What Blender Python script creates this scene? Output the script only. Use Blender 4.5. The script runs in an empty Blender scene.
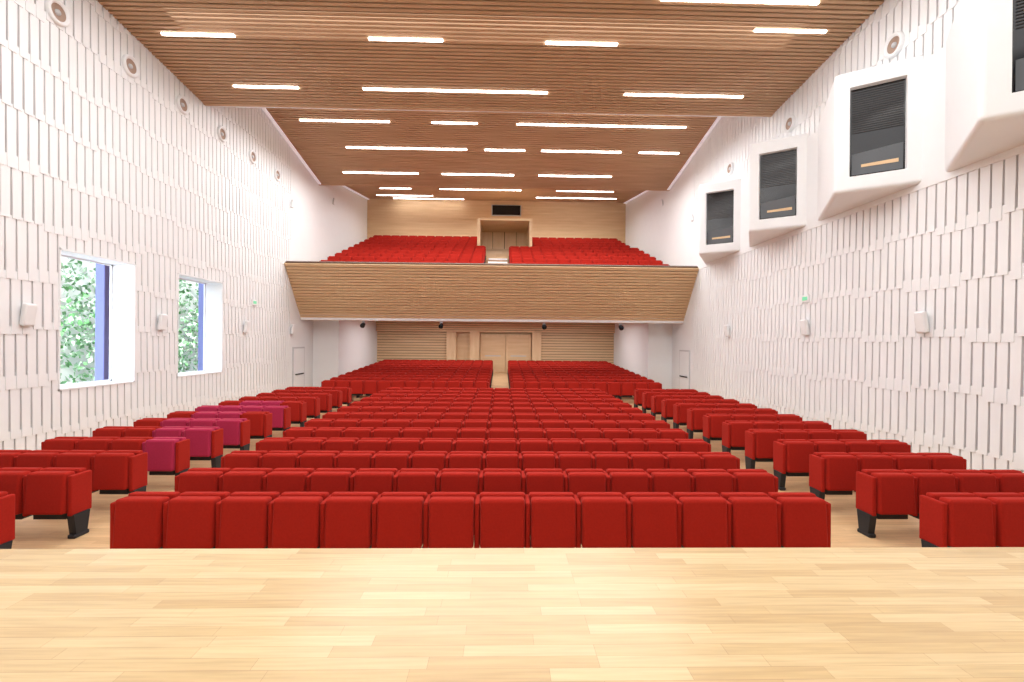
import bpy, bmesh, math, random
from mathutils import Vector, Matrix
random.seed(7)
scene=bpy.context.scene
COL=scene.collection
CZ=2.6
XL,XR=-9.2,8.5

# ---------------------------------------------------------------- materials
def new_mat(name):
    m=bpy.data.materials.new(name); m.use_nodes=True
    nt=m.node_tree; b=nt.nodes['Principled BSDF']
    return m,nt,b
def plain(name,col,rough=.6,spec=.3,noise=0.0,nscale=20,metal=0,sheen=0):
    m,nt,b=new_mat(name)
    b.inputs['Roughness'].default_value=rough
    b.inputs['Specular IOR Level'].default_value=spec
    b.inputs['Metallic'].default_value=metal
    if sheen:
        b.inputs['Sheen Weight'].default_value=sheen; b.inputs['Sheen Roughness'].default_value=.4
        b.inputs['Sheen Tint'].default_value=(1,.45,.4,1)
    if noise>0:
        tc=nt.nodes.new('ShaderNodeTexCoord'); n=nt.nodes.new('ShaderNodeTexNoise')
        n.inputs['Scale'].default_value=nscale; n.inputs['Detail'].default_value=3
        r=nt.nodes.new('ShaderNodeMix'); r.data_type='RGBA'
        nt.links.new(tc.outputs['Object'],n.inputs['Vector'])
        nt.links.new(n.outputs['Fac'],r.inputs['Factor'])
        r.inputs['A'].default_value=(*[c*(1-noise) for c in col],1)
        r.inputs['B'].default_value=(*[min(1,c*(1+noise)) for c in col],1)
        nt.links.new(r.outputs['Result'],b.inputs['Base Color'])
    else: b.inputs['Base Color'].default_value=(*col,1)
    return m
def planks(name,c1,c2,mort,bw,rh,rough=.35,rot=0,grain=.12,ms=.0012):
    m,nt,b=new_mat(name)
    tc=nt.nodes.new('ShaderNodeTexCoord'); mp=nt.nodes.new('ShaderNodeMapping')
    mp.inputs['Rotation'].default_value=(0,0,rot); mp.inputs['Location'].default_value=(40.3,30.02,5)
    nt.links.new(tc.outputs['Object'],mp.inputs['Vector'])
    br=nt.nodes.new('ShaderNodeTexBrick')
    br.inputs['Scale'].default_value=1; br.inputs['Brick Width'].default_value=bw
    br.inputs['Row Height'].default_value=rh; br.inputs['Mortar Size'].default_value=ms
    br.offset=.37; br.offset_frequency=3; br.squash=.8; br.squash_frequency=2
    br.inputs['Color1'].default_value=(*c1,1); br.inputs['Color2'].default_value=(*c2,1)
    br.inputs['Mortar'].default_value=(*mort,1)
    nt.links.new(mp.outputs['Vector'],br.inputs['Vector'])
    mp2=nt.nodes.new('ShaderNodeMapping'); mp2.inputs['Scale'].default_value=(1.5,28,28)
    nt.links.new(mp.outputs['Vector'],mp2.inputs['Vector'])
    n=nt.nodes.new('ShaderNodeTexNoise'); n.inputs['Scale'].default_value=1.6; n.inputs['Detail'].default_value=5
    nt.links.new(mp2.outputs['Vector'],n.inputs['Vector'])
    mr=nt.nodes.new('ShaderNodeMapRange'); mr.inputs['To Min'].default_value=1-grain; mr.inputs['To Max'].default_value=1+grain
    mr.inputs['From Min'].default_value=.3; mr.inputs['From Max'].default_value=.7
    nt.links.new(n.outputs['Fac'],mr.inputs['Value'])
    mul=nt.nodes.new('ShaderNodeVectorMath'); mul.operation='MULTIPLY'
    nt.links.new(br.outputs['Color'],mul.inputs[0]); nt.links.new(mr.outputs['Result'],mul.inputs[1])
    nt.links.new(mul.outputs['Vector'],b.inputs['Base Color'])
    b.inputs['Roughness'].default_value=rough; b.inputs['Specular IOR Level'].default_value=.4
    return m
def wood(name,c1,c2,scale=(1.2,14,14),rough=.5):
    m,nt,b=new_mat(name)
    tc=nt.nodes.new('ShaderNodeTexCoord'); mp=nt.nodes.new('ShaderNodeMapping')
    mp.inputs['Scale'].default_value=scale
    nt.links.new(tc.outputs['Object'],mp.inputs['Vector'])
    n=nt.nodes.new('ShaderNodeTexNoise'); n.inputs['Scale'].default_value=1; n.inputs['Detail'].default_value=4
    nt.links.new(mp.outputs['Vector'],n.inputs['Vector'])
    mr=nt.nodes.new('ShaderNodeMapRange'); mr.inputs['From Min'].default_value=.3; mr.inputs['From Max'].default_value=.7
    nt.links.new(n.outputs['Fac'],mr.inputs['Value'])
    mx=nt.nodes.new('ShaderNodeMix'); mx.data_type='RGBA'
    mx.inputs['A'].default_value=(*c1,1); mx.inputs['B'].default_value=(*c2,1)
    nt.links.new(mr.outputs['Result'],mx.inputs['Factor'])
    nt.links.new(mx.outputs['Result'],b.inputs['Base Color'])
    b.inputs['Roughness'].default_value=rough; b.inputs['Specular IOR Level'].default_value=.25
    return m
def emis(name,col,s):
    m,nt,b=new_mat(name)
    b.inputs['Base Color'].default_value=(*col,1)
    b.inputs['Emission Color'].default_value=(*col,1); b.inputs['Emission Strength'].default_value=s
    return m
M_WHITE=plain('white_plaster',(.84,.86,.875),.6,.3,.02,3)
M_BOARD=plain('white_lacquer_board',(.845,.865,.88),.45,.3,.02,2)
M_GROOVE=plain('mauve_backing',(.22,.09,.085),.8)
M_STAGE=planks('maple_stage_parquet',(.68,.515,.285),(.55,.385,.19),(.40,.26,.13),.85,.088,.26,grain=.10,ms=.001)
M_FLOOR=planks('oak_hall_parquet',(.72,.50,.28),(.60,.39,.20),(.35,.2,.1),1.2,.1,.3)
M_CEIL=wood('ceiling_slat_wood',(.49,.315,.185),(.58,.38,.235),(.5,6,6))
M_CEILB=plain('ceiling_void_dark',(.05,.027,.014),.9)
M_BALC=wood('balcony_wood',(.66,.45,.255),(.72,.505,.30),(.5,10,10))
M_BALCD=plain('balcony_gap_dark',(.08,.04,.02),.9)
M_BACK=wood('rear_panel_wood',(.68,.47,.27),(.77,.56,.34),(.5,6,6))
M_DOOR=wood('door_wood',(.72,.50,.29),(.80,.59,.36),(6,1,1))
M_RED=plain('red_seat_fabric',(.36,.020,.013),.95,.05,.15,50,sheen=.12)
M_MAG=plain('red_fabric_magenta_light',(.40,.026,.075),.9,.1,.12,50,sheen=.3)  # same red fabric, magenta tint of the light put into its colour
M_DARK=plain('dark_metal_pedestal',(.022,.023,.028),.6,.3)
M_LIGHT=emis('strip_light_emitter',(1,.98,.95),16)
M_VIOLET=emis('violet_led_strip',(.88,.84,.93),.3)
M_GLASSD=plain('dark_tinted_glass',(.008,.010,.013),.10,.4)
M_BLIND=plain('blind_slats',(.030,.022,.018),.5,.2)
M_REFLGREY=plain('painted_reflection_grey',(.12,.13,.14),.5,.2)  # pale reflection on the booth panes, put in as grey colour
M_GREY=plain('light_grey_metal',(.55,.56,.58),.4,.5)
M_FRAME=plain('blue_grey_frame',(.24,.26,.52),.5)
M_LEAF=plain('leaf_green',(.16,.40,.16),.6,.3,.5,3)
M_LEAF2=plain('leaf_light',(.50,.74,.50),.6,.3,.4,3)
M_OUT=plain('pale_render',(.93,.94,.93),.8)
M_GREEN=emis('exit_sign_green',(.15,.55,.32),.5)
M_BLACK=plain('black_matte',(.01,.01,.012),.6)
M_CONE=plain('beige_cone',(.38,.27,.21),.5)

# ---------------------------------------------------------------- mesh helpers
class MB:
    def __init__(s): s.bm=bmesh.new(); s.mats=[]
    def mi(s,m):
        if m not in s.mats: s.mats.append(m)
        return s.mats.index(m)
    def box(s,x0,x1,y0,y1,z0,z1,mat,bev=0,seg=2,M=None):
        idx=s.mi(mat)
        t=bmesh.new()
        vs=[t.verts.new((x,y,z)) for x in (x0,x1) for y in (y0,y1) for z in (z0,z1)]
        for f in ((0,1,3,2),(4,6,7,5),(0,4,5,1),(2,3,7,6),(0,2,6,4),(1,5,7,3)):
            t.faces.new([vs[i] for i in f])
        if bev: bmesh.ops.bevel(t,geom=list(t.edges),offset=bev,segments=seg,profile=.5,affect='EDGES')
        if M: bmesh.ops.transform(t,matrix=M,verts=t.verts)
        s.add(t,idx,smooth=False)
    def add(s,t,idx,smooth=False):
        t.verts.index_update()
        nv=[s.bm.verts.new(v.co) for v in t.verts]
        for f in t.faces:
            try:
                nf=s.bm.faces.new([nv[v.index] for v in f.verts]); nf.material_index=idx; nf.smooth=smooth
            except ValueError: pass
        t.free()
    def poly(s,pts,mat):
        vs=[s.bm.verts.new(p) for p in pts]
        f=s.bm.faces.new(vs); f.material_index=s.mi(mat); return f
    def prism(s,pts2,axis,a,b,mat):
        def P(p,t): return (t,p[0],p[1]) if axis=='x' else (p[0],p[1],t)
        n=len(pts2)
        A=[s.bm.verts.new(P(p,a)) for p in pts2]; B=[s.bm.verts.new(P(p,b)) for p in pts2]
        i=s.mi(mat)
        for f in [A,B[::-1]]+[[A[k],B[k],B[(k+1)%n],A[(k+1)%n]] for k in range(n)]:
            s.bm.faces.new(f).material_index=i
    def revolve(s,prof,M,mat,n=24,smooth=True):
        i=s.mi(mat); t=bmesh.new(); rings=[]
        for r,h in prof:
            rings.append([t.verts.new((r*math.cos(2*math.pi*k/n),r*math.sin(2*math.pi*k/n),h)) for k in range(n)])
        for a,b in zip(rings,rings[1:]):
            for k in range(n): t.faces.new([a[k],a[(k+1)%n],b[(k+1)%n],b[k]])
        bmesh.ops.transform(t,matrix=M,verts=t.verts)
        s.add(t,i,smooth)
    def mesh(s,name,recalc=True):
        if recalc: bmesh.ops.recalc_face_normals(s.bm,faces=s.bm.faces)
        me=bpy.data.meshes.new(name); s.bm.to_mesh(me); s.bm.free()
        for m in s.mats: me.materials.append(m)
        return me
    def obj(s,name,parent=None,loc=(0,0,0),recalc=True):
        return place(s.mesh(name,recalc),name,loc,parent)
def place(me,name,loc=(0,0,0),parent=None):
    o=bpy.data.objects.new(name,me); COL.objects.link(o); o.location=loc
    if parent: o.parent=parent
    return o
def empty(name,loc=(0,0,0)):
    e=bpy.data.objects.new(name,None); COL.objects.link(e); e.location=loc; return e

# ---------------------------------------------------------------- floors
SE=3.6
b=MB(); b.box(XL,XR,-4,SE,-.02,1.0,M_STAGE); b.obj('stage_floor')
def ramp(y): return 0 if y<17.6 else min(.55,(y-17.6)*.55/11.5)
b=MB(); b.prism([(SE,-.2),(SE,0),(17.6,0),(29.1,.55),(32.5,.55),(32.5,-.2)],'x',XL,XR,M_FLOOR); b.obj('floor')

# ---------------------------------------------------------------- side walls
WINS=[(9.9,11.93),(13.45,15.6)]; WZ0,WZ1=1.48,4.46
TOP=13.0
def backing(name,x0,x1,wins,yend):
    b=MB(); ys=-4
    for a,c in wins:
        b.box(x0,x1,ys,a,-.2,TOP,M_GROOVE)
        b.box(x0,x1,a,c,-.2,WZ0,M_GROOVE); b.box(x0,x1,a,c,WZ1,TOP,M_GROOVE); ys=c
    b.box(x0,x1,ys,yend,-.2,TOP,M_GROOVE)
    return b
PITCH=.205; ROW=1.04; T=.05
def boards(b,side,wins,y0,y1,skip=None):
    i=b.mi(M_BOARD)
    n=int((y1-y0)/PITCH)+2
    rows=int(TOP/ROW)+2
    xs=XL if side<0 else XR
    sg=1 if side<0 else -1      # into the room
    EX=.15
    for r in range(rows):
        off=(r%2)*.5*PITCH; sh=0; cnt=0
        for k in range(n):
            if cnt==0:
                cnt=random.randint(3,7); sh=-.05 if sh>0 else .05
            cnt-=1
            ya=y0+k*PITCH+off; yb=ya+PITCH
            g=1.0
            zb=.10+(r-0.5)*ROW+sh; zt=zb+ROW+EX
            pieces=[(ya,min(yb,y1),max(zb,.1),min(zt,TOP))]
            for a,c,q0,q1 in wins:
                nx=[]
                for (p0,p1,s0,s1) in pieces:
                    if p1<=a or p0>=c or s1<=q0 or s0>=q1: nx.append((p0,p1,s0,s1)); continue
                    if s0<q0: nx.append((p0,p1,s0,q0))
                    if s1>q1: nx.append((p0,p1,q1,s1))
                    m0,m1=max(s0,q0),min(s1,q1)
                    if p0<a: nx.append((p0,a,m0,m1))
                    if p1>c: nx.append((c,p1,m0,m1))
                pieces=nx
            for p0,p1,s0,s1 in pieces:
                if s1-s0<.01 or p1-p0<.01: continue
                P=[]
                for dx in (0,1):
                    for z in (s0,s1):
                        t=(z-zb)/(ROW+EX)
                        gap=(.024+(.015-.024)*t)*g
                        a_=max(p0,ya+gap); b_=max(a_+.001,min(p1,yb-gap))
                        px=xs-sg*T if not dx else xs+sg*(.007*(1-t)-.010*t)
                        P.append((px,a_,z)); P.append((px,b_,z))
                v=[b.bm.verts.new(p) for p in P]
                for f in ((4,5,7,6),(0,4,6,2),(1,3,7,5),(0,1,5,4),(2,6,7,3)):
                    b.bm.faces.new([v[q] for q in f]).material_index=i
YS=20.45
wl=backing('wall_left',XL-.45,XL-T,WINS,33.0)
boards(wl,-1,[(a,c,WZ0,WZ1) for a,c in WINS],-1.2,YS)
wl.box(XL-T,XL,YS,33,0,TOP,M_WHITE)
wl.box(XL-T,XL,-4,-1.2,0,TOP,M_WHITE)
wl.obj('wall_left')
wr=backing('wall_right',XR+T,XR+.45,[],33.0)
boards(wr,1,[(4.5,YS+1,5.75,8.35)],-1.2,YS)
wr.box(XR,XR+T,YS,33,0,TOP,M_WHITE)
wr.box(XR,XR+T,-4,-1.2,0,TOP,M_WHITE)
wr.box(XR-.01,XR+T,4.5,YS,5.75,8.35,M_WHITE)
wr.obj('wall_right')
for nm,xa,xb in (('baseboard_left',XL,XL+.03),('baseboard_right',XR-.03,XR)):
    b=MB(); b.box(xa,xb,SE,YS,0,.1,M_WHITE); b.obj(nm)
b=MB(); b.box(XL-.45,XR+.45,-4.3,-4,-.2,TOP+.1,M_WHITE); b.obj('wall_stage_rear')

# windows
for i,(a,c) in enumerate(WINS):
    b=MB()
    x0,x1=XL-.60,XL+.01
    t=.035
    b.box(x0,x1,a-.0,a+t,WZ0,WZ1,M_WHITE); b.box(x0,x1,c-t,c,WZ0,WZ1,M_WHITE)
    b.box(x0,x1,a,c,WZ0,WZ0+t,M_WHITE); b.box(x0,x1,a,c,WZ1-t,WZ1,M_WHITE)
    fx0,fx1=XL-.58,XL-.54
    for (ya,yb,za,zb) in ((a+t,a+t+.04,WZ0+t,WZ1-t),(c-t-.04,c-t,WZ0+t,WZ1-t),(a+t,c-t,WZ0+t,WZ0+t+.04),(a+t,c-t,WZ1-t-.04,WZ1-t)):
        b.box(fx0,fx1,ya,yb,za,zb,M_WHITE)
    b.obj('window_%d'%(i+1))
def hedge():
    b=MB(); i1=b.mi(M_LEAF); i2=b.mi(M_LEAF2)
    for k in range(14000):
        y=random.uniform(9.5,27); z=random.uniform(0,7.5)
        x=-13.1+random.uniform(-.4,.3)+.25*math.sin(y*2.3)*math.cos(z*1.9)
        s=random.uniform(.05,.12)
        R=Matrix.Rotation(random.uniform(0,6.28),3,'X')@Matrix.Rotation(random.uniform(-1,1),3,'Y')@Matrix.Rotation(random.uniform(-1,1),3,'Z')
        pts=[R@Vector(p)*s for p in ((0,-1,0),(.15,0,.6),(0,1,0),(-.15,0,-.6))]
        vs=[b.bm.verts.new(Vector((x,y,z))+p) for p in pts]
        f=b.bm.faces.new(vs); f.material_index=i1 if random.random()<.40 else i2
    b.obj('climbing_hedge',recalc=False)
hedge()
b=MB(); b.box(-14.4,-14.2,8,32,-.3,9,M_OUT); b.obj('garden_wall')
b=MB(); b.box(-18,XL-.6,-6,34,-.35,-.2,M_OUT); b.obj('ground_terrace')
for y in (12.75,17.0):
    b=MB(); b.box(-10.9,-10.65,y,y+.35,-.2,7,M_FRAME,.02); b.obj('exterior_column')

# ---------------------------------------------------------------- ceiling
def slab(name,y0,z0,y1,z1,pitch=.135,w=.086,h=.07):
    b=MB(); L=math.hypot(y1-y0,z1-z0); ang=math.atan2(z1-z0,y1-y0)
    M=Matrix.Translation((0,y0,z0))@Matrix.Rotation(ang,4,'X')
    b.box(XL,XR,0,L,.10,.30,M_CEILB,M=M)
    n=int(L/pitch)
    for k in range(n):
        b.box(XL,XR,k*pitch,k*pitch+w,0,h,M_CEIL,M=M)
    b.box(XL,XR,L-.1,L,-.02,.3,M_CEIL,M=M)
    return b.obj(name)
S1=(-4,11.75,14.6,9.8); S2=(15.2,11.92,23.6,10.35); S3=(24.0,11.0,32.2,12.23)
slab('ceiling',*S1); slab('ceiling_middle',*S2); slab('ceiling_rear',*S3)
b=MB(); b.box(XL,XR,14.7,14.9,9.9,12.8,M_WHITE); b.box(XL,XR,23.7,23.9,10.6,12.8,M_WHITE)
b.box(XL-.45,XR+.45,-4.0,33,12.98,13.1,M_WHITE); b.obj('ceiling_upper_deck')
def zon(S,y): return S[1]+(S[3]-S[1])*(y-S[0])/(S[2]-S[0])
LIGHTS=[(S1,11.69,-8.43,-6.67),(S1,11.69,-3.36,-1.53),(S1,11.69,1.05,2.86),(S1,11.12,6.06,7.8),
(S1,13.65,-7.79,-5.95),(S1,13.65,-4.07,1.29),(S1,13.65,3.57,7.09),(S1,10.3,3.5,7.05),
(S1,8.2,-7,-3.4),(S1,8.2,-1.5,2.5),(S1,6,-5,-1.5),(S1,6,2,6),(S1,3.5,-7,-3.5),(S1,3.5,-1,3),(S1,1,-5,-1),(S1,1,3,7),
(S2,17.87,-7.7,-4.33),(S2,17.87,-2.72,-1.0),(S2,17.87,1.69,7.05),
(S2,18.64,-8.04,-4.52),(S2,18.64,-2.84,-1.04),(S2,18.64,.56,7.36),
(S2,20.4,-6.8,-1.58),(S2,20.4,-.79,.96),(S2,20.4,1.7,5.2),(S2,20.4,6.0,7.75),
(S2,22.4,-7.6,-4.04),(S2,22.4,-2.9,.53),(S2,22.4,1.73,5.24),
(S3,27.6,-3.7,1.1),(S3,27.6,-7.2,-5.4),(S3,27.6,3.2,6.6),(S3,30.2,-8.1,-4.5),(S3,30.2,2.2,7.4),(S3,31.4,-7.3,-2.6)]
for S,y,xa,xb in LIGHTS:
    b=MB(); z=zon(S,y)
    b.box(xa,xb,-.04+y,y+.04,z-.02,z+.05,M_LIGHT)
    b.box(xa-.02,xb+.02,-.055+y,y+.055,z+.01,z+.06,M_GREY)
    b.obj('ceiling_strip_light')
for nm,x in (('violet_led_cove',XL+.03),('violet_led_cove',XR-.15)):
    b=MB(); 
    for S in (S2,S3):
        ya,yb=S[0],S[2]
        M=Matrix.Translation((x,ya,zon(S,ya)-.05))@Matrix.Rotation(math.atan2(S[3]-S[1],S[2]-S[0]),4,'X')
        b.box(0,.12,0,yb-ya,0,.04,M_VIOLET,M=M)
    b.obj(nm)

# ---------------------------------------------------------------- seats
SP=.56
def seat_row(n,mag=()):
    b=MB()
    for k in range(n):
        x0=k*SP+.034; x1=(k+1)*SP-.034
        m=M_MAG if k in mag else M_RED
        Mb=Matrix.Translation((0,.12,.40))@Matrix.Rotation(math.radians(-5),4,'X')
        b.box(x0-.014,x1+.014,-.05,.07,0,.465,m,.028,3,Mb)         # back
        Ms=Matrix.Translation((0,-.02,.33))@Matrix.Rotation(math.radians(-4),4,'X')
        b.box(x0,x1,-.10,.07,0,.53,m,.035,3,Ms)               # tipped up seat
        b.box(x0+.04,x1-.04,-.02,.14,.25,.34,M_DARK)
    for k in range(n+1):
        x=k*SP
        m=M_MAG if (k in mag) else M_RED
        b.box(x-.028,x+.028,-.06,.25,.30,.82,m,.015,2)        # arm panel
        if k%2==0 or k==n:
            b.prism([(0,.04),(-.04,.31),(.20,.31),(.16,.04)],'x',x-.045,x+.045,M_DARK)
            b.box(x-.05,x+.05,-.03,.19,0,.05,M_DARK,.01,1)
    return b.mesh('auditorium_seat_row')
cache={}
def row(n,x,y,z,mag=()):
    key=(n,tuple(mag))
    if key not in cache: cache[key]=seat_row(n,mag)
    return place(cache[key],'auditorium_seat_row',(x,y,z))
R0=5.17; RS=.99
MAGS={3:(3,),4:(2,3),5:(1,2,3),6:(1,2),7:(0,1,2,3),8:(1,2)}  # left-block seats that carry the painted light tint, per row
for k in range(13):
    y=R0+k*RS
    row(14,-4.17,y,0)
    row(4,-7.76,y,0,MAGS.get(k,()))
    row(4,5.0,y,0)
for k in range(11):
    y=19.1+k*.97
    row(12,-7.25,y,ramp(y)); row(11,.45,y,ramp(y))

# ---------------------------------------------------------------- balcony
b=MB()
pA=Vector((0,21.65,3.48)); pB=Vector((0,19.9,5.80)); d=pB-pA; L=d.length
ang=math.atan2(d.z,d.y)
M=Matrix.Translation(pA)@Matrix.Rotation(ang,4,'X')
b.box(XL,XR,0,L,-.22,-.09,M_BALCD,M=M)
n=20; p=L/n
for k in range(n): b.box(XL,XR,k*p,k*p+p*.74,-.09,0.0,M_BALC,M=M)
b.box(XL,XR,19.88,20.15,5.77,5.81,M_BACK)
b.obj('balcony_front')
b=MB()
for k in range(14):
    x=XL+.5+k*(XR-XL-1)/13; b.box(x-.012,x+.012,20.05,20.074,5.81,5.90,M_GREY)
b.box(XL+.02,XR-.02,20.04,20.08,5.89,5.915,M_GREY); b.obj('balcony_handrail')
BR0=21.25; BS=.97; BZ=5.33; BH=.345
def bz(k): return BZ+k*BH
VX0,VX1=-1.42,1.72; VK=6
b=MB()
b.box(XL,XR,20.7,20.9,5.1,BZ,M_FLOOR)
for k in range(11):
    ya=BR0+k*BS-.42; yb=ya+BS if k<10 else 32.0
    b.box(XL,XR,ya,yb,bz(k)-.45,bz(k),M_FLOOR)
b.obj('balcony_floor')
b=MB()
b.prism([(21.6,3.49),(29.78,3.85),(29.78,4.0),(21.45,3.9)],'x',XL,XR,M_WHITE); b.obj('balcony_soffit')
for k in range(10):
    y=BR0+k*BS+.05
    if k<VK: row(13,-8.22,y,bz(k)); row(13,.42,y,bz(k))
    else: row(12,-8.22,y,bz(k)); row(10,1.85,y,bz(k))
b=MB()
for k in range(VK): b.box(-.75,.3,BR0+k*BS-.42+.45,BR0+k*BS+.54,bz(k),bz(k)+.17,M_WHITE)
b.obj('balcony_stair')
vy=BR0+VK*BS-.40; vz=bz(VK)-.05; vt=vz+2.15
b=MB()
b.box(VX0,VX0+.16,vy,31.9,vz-.0,vt,M_BACK); b.box(VX1-.16,VX1,vy,31.9,vz-.0,vt,M_BACK)
b.box(VX0,VX1,vy,31.9,vt,vt+.10,M_BACK)
b.box(VX0+.16,VX1-.16,29.6,29.7,bz(VK),vt,M_DOOR)
for x in (-.6,.14,.16,.9): b.box(x-.01,x+.01,29.58,29.6,bz(VK),vt,M_BALCD)
b.obj('balcony_entrance_portal')
b=MB(); b.box(-.7,.25,20.62,20.68,5.22,6.0,M_WHITE,.01,1); b.obj('balcony_barrier_panel')

def slatwall(b,x0,x1,y,z0,z1,mat,dark,p=.16):
    b.box(x0,x1,y,y+.15,z0,z1,dark)
    n=max(1,int(round((z1-z0)/p))); q=(z1-z0)/n
    for k in range(n): b.box(x0,x1,y-.03,y,z0+k*q,z0+k*q+q*.85,mat)
b=MB(); slatwall(b,XL,XR,32.0,5,12.9,M_BACK,M_BALC,.2); b.obj('wall_rear_upper')
LX0,LX1=-7.96,7.3; LY=30.0
b=MB()
slatwall(b,LX0,LX1,LY-.15,3.15,4.0,M_BACK,M_BALCD,.14)
for xa,xb in ((LX0,-3.45),(2.55,LX1)): slatwall(b,xa,xb,LY+.1,.4,3.15,M_BACK,M_BALCD,.17)
b.box(-3.6,2.7,LY+.3,LY+.5,.4,3.2,M_BACK)
b.box(XL,XR,LY+.5,LY+.6,.4,4.2,M_BALC)
for xa in (-3.5,-2.0,1.98): b.box(xa,xa+.6,LY-.12,LY+.4,.4,3.15,M_DOOR)
b.obj('wall_rear_lower')
b=MB()
for xa,xb in ((-1.35,.28),(.30,1.93)):
    b.box(xa,xb,LY+.16,LY+.24,.55,3.05,M_DOOR,.01,1)
    b.box((xa+xb)/2-.5,(xa+xb)/2+.5,LY+.13,LY+.16,1.6,1.66,M_GREY)
    b.box(xa+.12,xb-.12,LY+.145,LY+.16,.75,2.85,M_BACK)
b.obj('door_1')
for nm,xa,xb in (('wall_left_vestibule',XL,LX0),('wall_right_vestibule',LX1,XR)):
    b=MB(); b.prism([(23.0,0),(23.0,3.545),(29.78,3.845),(30.5,3.85),(30.5,0)],'x',xa,xb,M_WHITE); b.obj(nm)
for nm,x,s in (('door_2',XL,1),('door_3',XR,-1)):
    b=MB(); f=lambda a,c:(min(x+s*a,x+s*c),max(x+s*a,x+s*c))
    b.box(*f(0,.04),20.75,21.95,0,2.25,M_GREY); b.box(*f(.0,.05),20.81,21.89,0,2.18,M_WHITE)
    b.box(*f(.05,.10),20.95,21.75,1.0,1.05,M_BLACK); b.obj(nm)
b=MB(); b.box(-.75,1.3,31.85,31.98,11.15,11.9,M_GREY); b.box(-.68,1.23,31.8,31.86,11.2,11.85,M_GLASSD); b.obj('projection_room_window')
def sign(x,y,z,w,h,ax):
    b=MB()
    if ax=='y': b.box(x-w/2,x+w/2,y-.05,y,z-h/2,z+h/2,M_WHITE); b.box(x-w/2+.03,x+w/2-.03,y-.06,y-.05,z-h/2+.03,z+h/2-.03,M_GREEN)
    else:
        s=ax; b.box(min(x,x+s*.05),max(x,x+s*.05),y-w/2,y+w/2,z-h/2,z+h/2,M_WHITE); b.box(min(x+s*.05,x+s*.06),max(x+s*.05,x+s*.06),y-w/2+.06,y+w/2-.06,z-h/2+.05,z+h/2-.05,M_GREEN)
    b.obj('exit_sign')
sign(.2,31.95,10.5,.5,.25,'y'); sign(XR,12.8,3.85,.32,.2,-1); sign(XL,17.5,3.95,.32,.2,1)
for x in (-6.4,-2.8,2.0,5.6):
    b=MB(); b.box(x-.06,x+.06,21.75,21.87,3.38,3.49,M_GREY)
    b.revolve([(0,.0),(.09,.0),(.11,.22),(.0,.22)],Matrix.Translation((x,21.8,3.33))@Matrix.Rotation(math.radians(115),4,'X'),M_BLACK,16); b.obj('spotlight')

# ---------------------------------------------------------------- wall fittings
def port(x,y,z,s):
    b=MB(); M=Matrix.Translation((x,y,z))@Matrix.Rotation(math.radians(90*s),4,'Y')
    b.revolve([(.25,-.02),(.25,.06),(.23,.08),(.20,.08),(.17,.05),(.15,.02)],M,M_WHITE,28)
    b.revolve([(.172,.052),(.15,.022),(.0,.012)],M,M_CONE,28)
    b.revolve([(.0,.06),(.05,.05),(.06,.01)],M,M_GREY,16)
    b.obj('porthole_downlight')
for k in range(6):
    port(XL,9.8+1.88*k,CZ+6.68,1)
for y in (9.93-3.7,9.93,13.6,17.2): port(XR,y,CZ+6.5,-1)
def sconce(x,y,z,s,sc=1):
    b=MB(); M=Matrix.Translation((x,y,z))@Matrix.Rotation(math.radians(8*s),4,'Y')@Matrix.Scale(sc,4)
    xa,xb=(0.03,.14) if s>0 else (-.14,-.03)
    b.box(xa,xb,-.12,.12,-.22,.22,M_WHITE,.04,3,M)
    b.box(min(s*.0,s*.04),max(s*.0,s*.04),-.05,.05,-.1,.1,M_GREY,0,1,M)
    b.obj('wall_speaker')
for y in (9.2,12.75,16.9,20.6): sconce(XL,y,CZ+.44,1)
for y in (9.15,12.75,17.2,): sconce(XR,y,CZ+.46,-1)
for x,s,y,z in ((XL,1,20.5,8.5),(XL,1,25.5,10.1),(XR,-1,20.6,8.2),(XR,-1,24.5,10.0)): sconce(x,y,z,s,.8)

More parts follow.
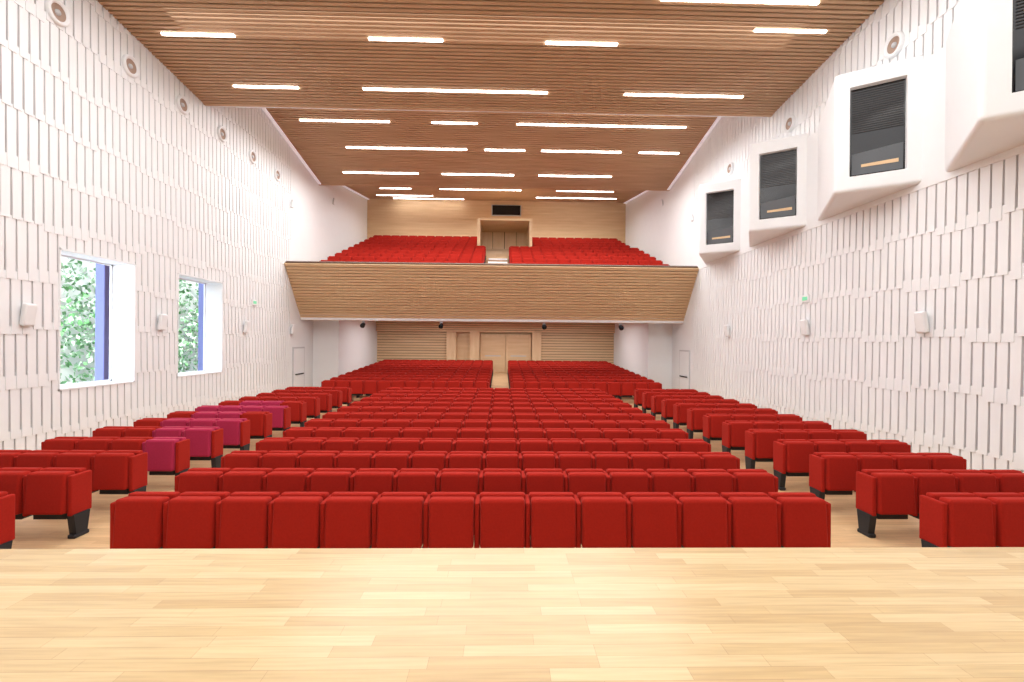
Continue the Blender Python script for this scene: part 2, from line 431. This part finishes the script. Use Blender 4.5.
def bay(y0,px,py,back):
    A=Vector((XR+.02,y0,0)); B=Vector((px,y0+py,0)); C=Vector((XR+.02,y0+back,0))
    z0,z1=CZ+3.28,CZ+5.9
    e=empty('control_booth_bay',(XR,y0+1,z0))
    def fp(u,z,dn=0):
        p=A.lerp(B,u); nrm=(B-A).normalized(); nn=Vector((nrm.y,-nrm.x,0))
        if nn.y>0: nn=-nn
        p=p+nn*dn; return (p.x,p.y,z)
    bm=bmesh.new()
    ua,ub=.18,.82; wa,wb=z0+.33,z1-.36
    def V(p): return bm.verts.new(p)
    O=[V(fp(0,z0)),V(fp(1,z0)),V(fp(1,z1)),V(fp(0,z1))]
    I=[V(fp(ua,wa)),V(fp(ub,wa)),V(fp(ub,wb)),V(fp(ua,wb))]
    J=[V(fp(ua+.01,wa+.02,-.12)),V(fp(ub-.01,wa+.02,-.12)),V(fp(ub-.01,wb-.02,-.12)),V(fp(ua+.01,wb-.02,-.12))]
    for k in range(4):
        q=(k+1)%4
        bm.faces.new([O[k],O[q],I[q],I[k]]); bm.faces.new([I[k],I[q],J[q],J[k]])
    c0=V((C.x,C.y,z0)); c1=V((C.x,C.y,z1))
    bm.faces.new([O[1],c0,c1,O[2]]); bm.faces.new([O[0],c0,O[1]]); bm.faces.new([O[3],O[2],c1])
    bmesh.ops.recalc_face_normals(bm,faces=bm.faces)
    ed=[e2 for e2 in bm.edges if {e2.verts[0],e2.verts[1]} in ({O[1],O[2]},{O[0],O[1]},{O[2],O[3]},{O[1],c0},{O[2],c1}) ]
    bmesh.ops.bevel(bm,geom=ed,offset=.08,segments=4,profile=.5,affect='EDGES')
    me=bpy.data.meshes.new('bay_shell'); bm.to_mesh(me); bm.free(); me.materials.append(M_WHITE)
    o=place(me,'bay_shell',(0,0,0)); o.parent=e; o.matrix_parent_inverse=Matrix.Translation(-Vector(e.location))
    g=MB(); 
    g.poly([fp(ua+.01,wa+.02,-.11),fp(ub-.01,wa+.02,-.11),fp(ub-.01,wb-.02,-.11),fp(ua+.01,wb-.02,-.11)],M_GLASSD)
    n=20
    for k in range(n):
        z=wb-.05-(wb-wa)*.50*k/n
        g.poly([fp(ua+.03,z,-.10),fp(ub-.03,z,-.10),fp(ub-.03,z-.014,-.0995),fp(ua+.03,z-.014,-.0995)],M_BLIND)
    g.poly([fp(ua+.03,wa+.05,-.10),fp(ub-.03,wa+.05,-.10),fp(ub-.03,wa+.50,-.10),fp(ua+.03,wa+.60,-.10)],M_REFLGREY)  # painted reflection across the lower pane
    g.poly([fp(ua+.08,wa+.20,-.095),fp(ub-.14,wa+.20,-.095),fp(ub-.14,wa+.26,-.095),fp(ua+.08,wa+.28,-.095)],M_BACK)
    o=g.obj('window_glass'); o.parent=e; o.matrix_parent_inverse=Matrix.Translation(-Vector(e.location))
bay(16.4,7.3,.8,3.0); bay(12.8,7.28,.82,3.1); bay(9.23,7.27,.83,3.2); bay(5.6,7.0,1.1,3.2)

# ---------------------------------------------------------------- lights
def area(name,loc,rot,sx,sy,p,col=(.99,.985,.99)):
    l=bpy.data.lights.new(name,'AREA'); l.shape='RECTANGLE'; l.size=sx; l.size_y=sy; l.energy=p; l.color=col
    o=bpy.data.objects.new(name,l); COL.objects.link(o); o.location=loc; o.rotation_euler=rot
    return o
area('added_fill_stage',(-.35,0.6,10.6),(math.radians(4),0,0),14,4,500)  # unseen area light added over the stage as fill
area('added_fill_front',(-.35,8,10.2),(0,0,0),15,8,1100)  # added soft fill below the ceiling, not a fixture of its own
area('added_fill_middle',(-.35,19,10.1),(0,0,0),15,7,1200)  # added fill, unseen, backs up the strip lights
area('added_fill_rear',(-.35,28,10.8),(0,0,0),14,5,480)  # added fill, unseen, over the balcony seats
area('added_fill_under_balcony',(-.35,25.5,3.6),(0,0,0),13,5,520)  # unseen area light added to brighten the space under the balcony
s=bpy.data.lights.new('sun','SUN'); s.energy=14; s.angle=.02
o=bpy.data.objects.new('sun',s); COL.objects.link(o); o.location=(-14,-10,20)
o.rotation_euler=Vector((-.13,.85,-.5)).to_track_quat('-Z','Y').to_euler()
w=bpy.data.worlds.new('World'); scene.world=w; w.use_nodes=True
nt=w.node_tree; bg=nt.nodes['Background']
sky=nt.nodes.new('ShaderNodeTexSky'); sky.sky_type='NISHITA'; sky.sun_elevation=math.radians(50); sky.sun_rotation=math.radians(60); sky.sun_disc=False
mx=nt.nodes.new('ShaderNodeMix'); mx.data_type='RGBA'; mx.inputs['Factor'].default_value=.6
mx.inputs['B'].default_value=(1.0,1.0,1.0,1)
nt.links.new(sky.outputs['Color'],mx.inputs['A']); nt.links.new(mx.outputs['Result'],bg.inputs['Color'])
bg.inputs['Strength'].default_value=3.0

scene.view_settings.view_transform='Standard'
# ---------------------------------------------------------------- camera
cd=bpy.data.cameras.new('camera'); cam=bpy.data.objects.new('camera',cd); COL.objects.link(cam)
cd.lens=466/1024*36; cd.sensor_width=36; cd.clip_start=.05
cam.matrix_world=Matrix.Translation((0,0,CZ))@Matrix.Rotation(math.radians(-1.32),4,'Z')@Matrix.Rotation(math.radians(90),4,'X')@Matrix.Rotation(.0085,4,'Z')
scene.camera=cam
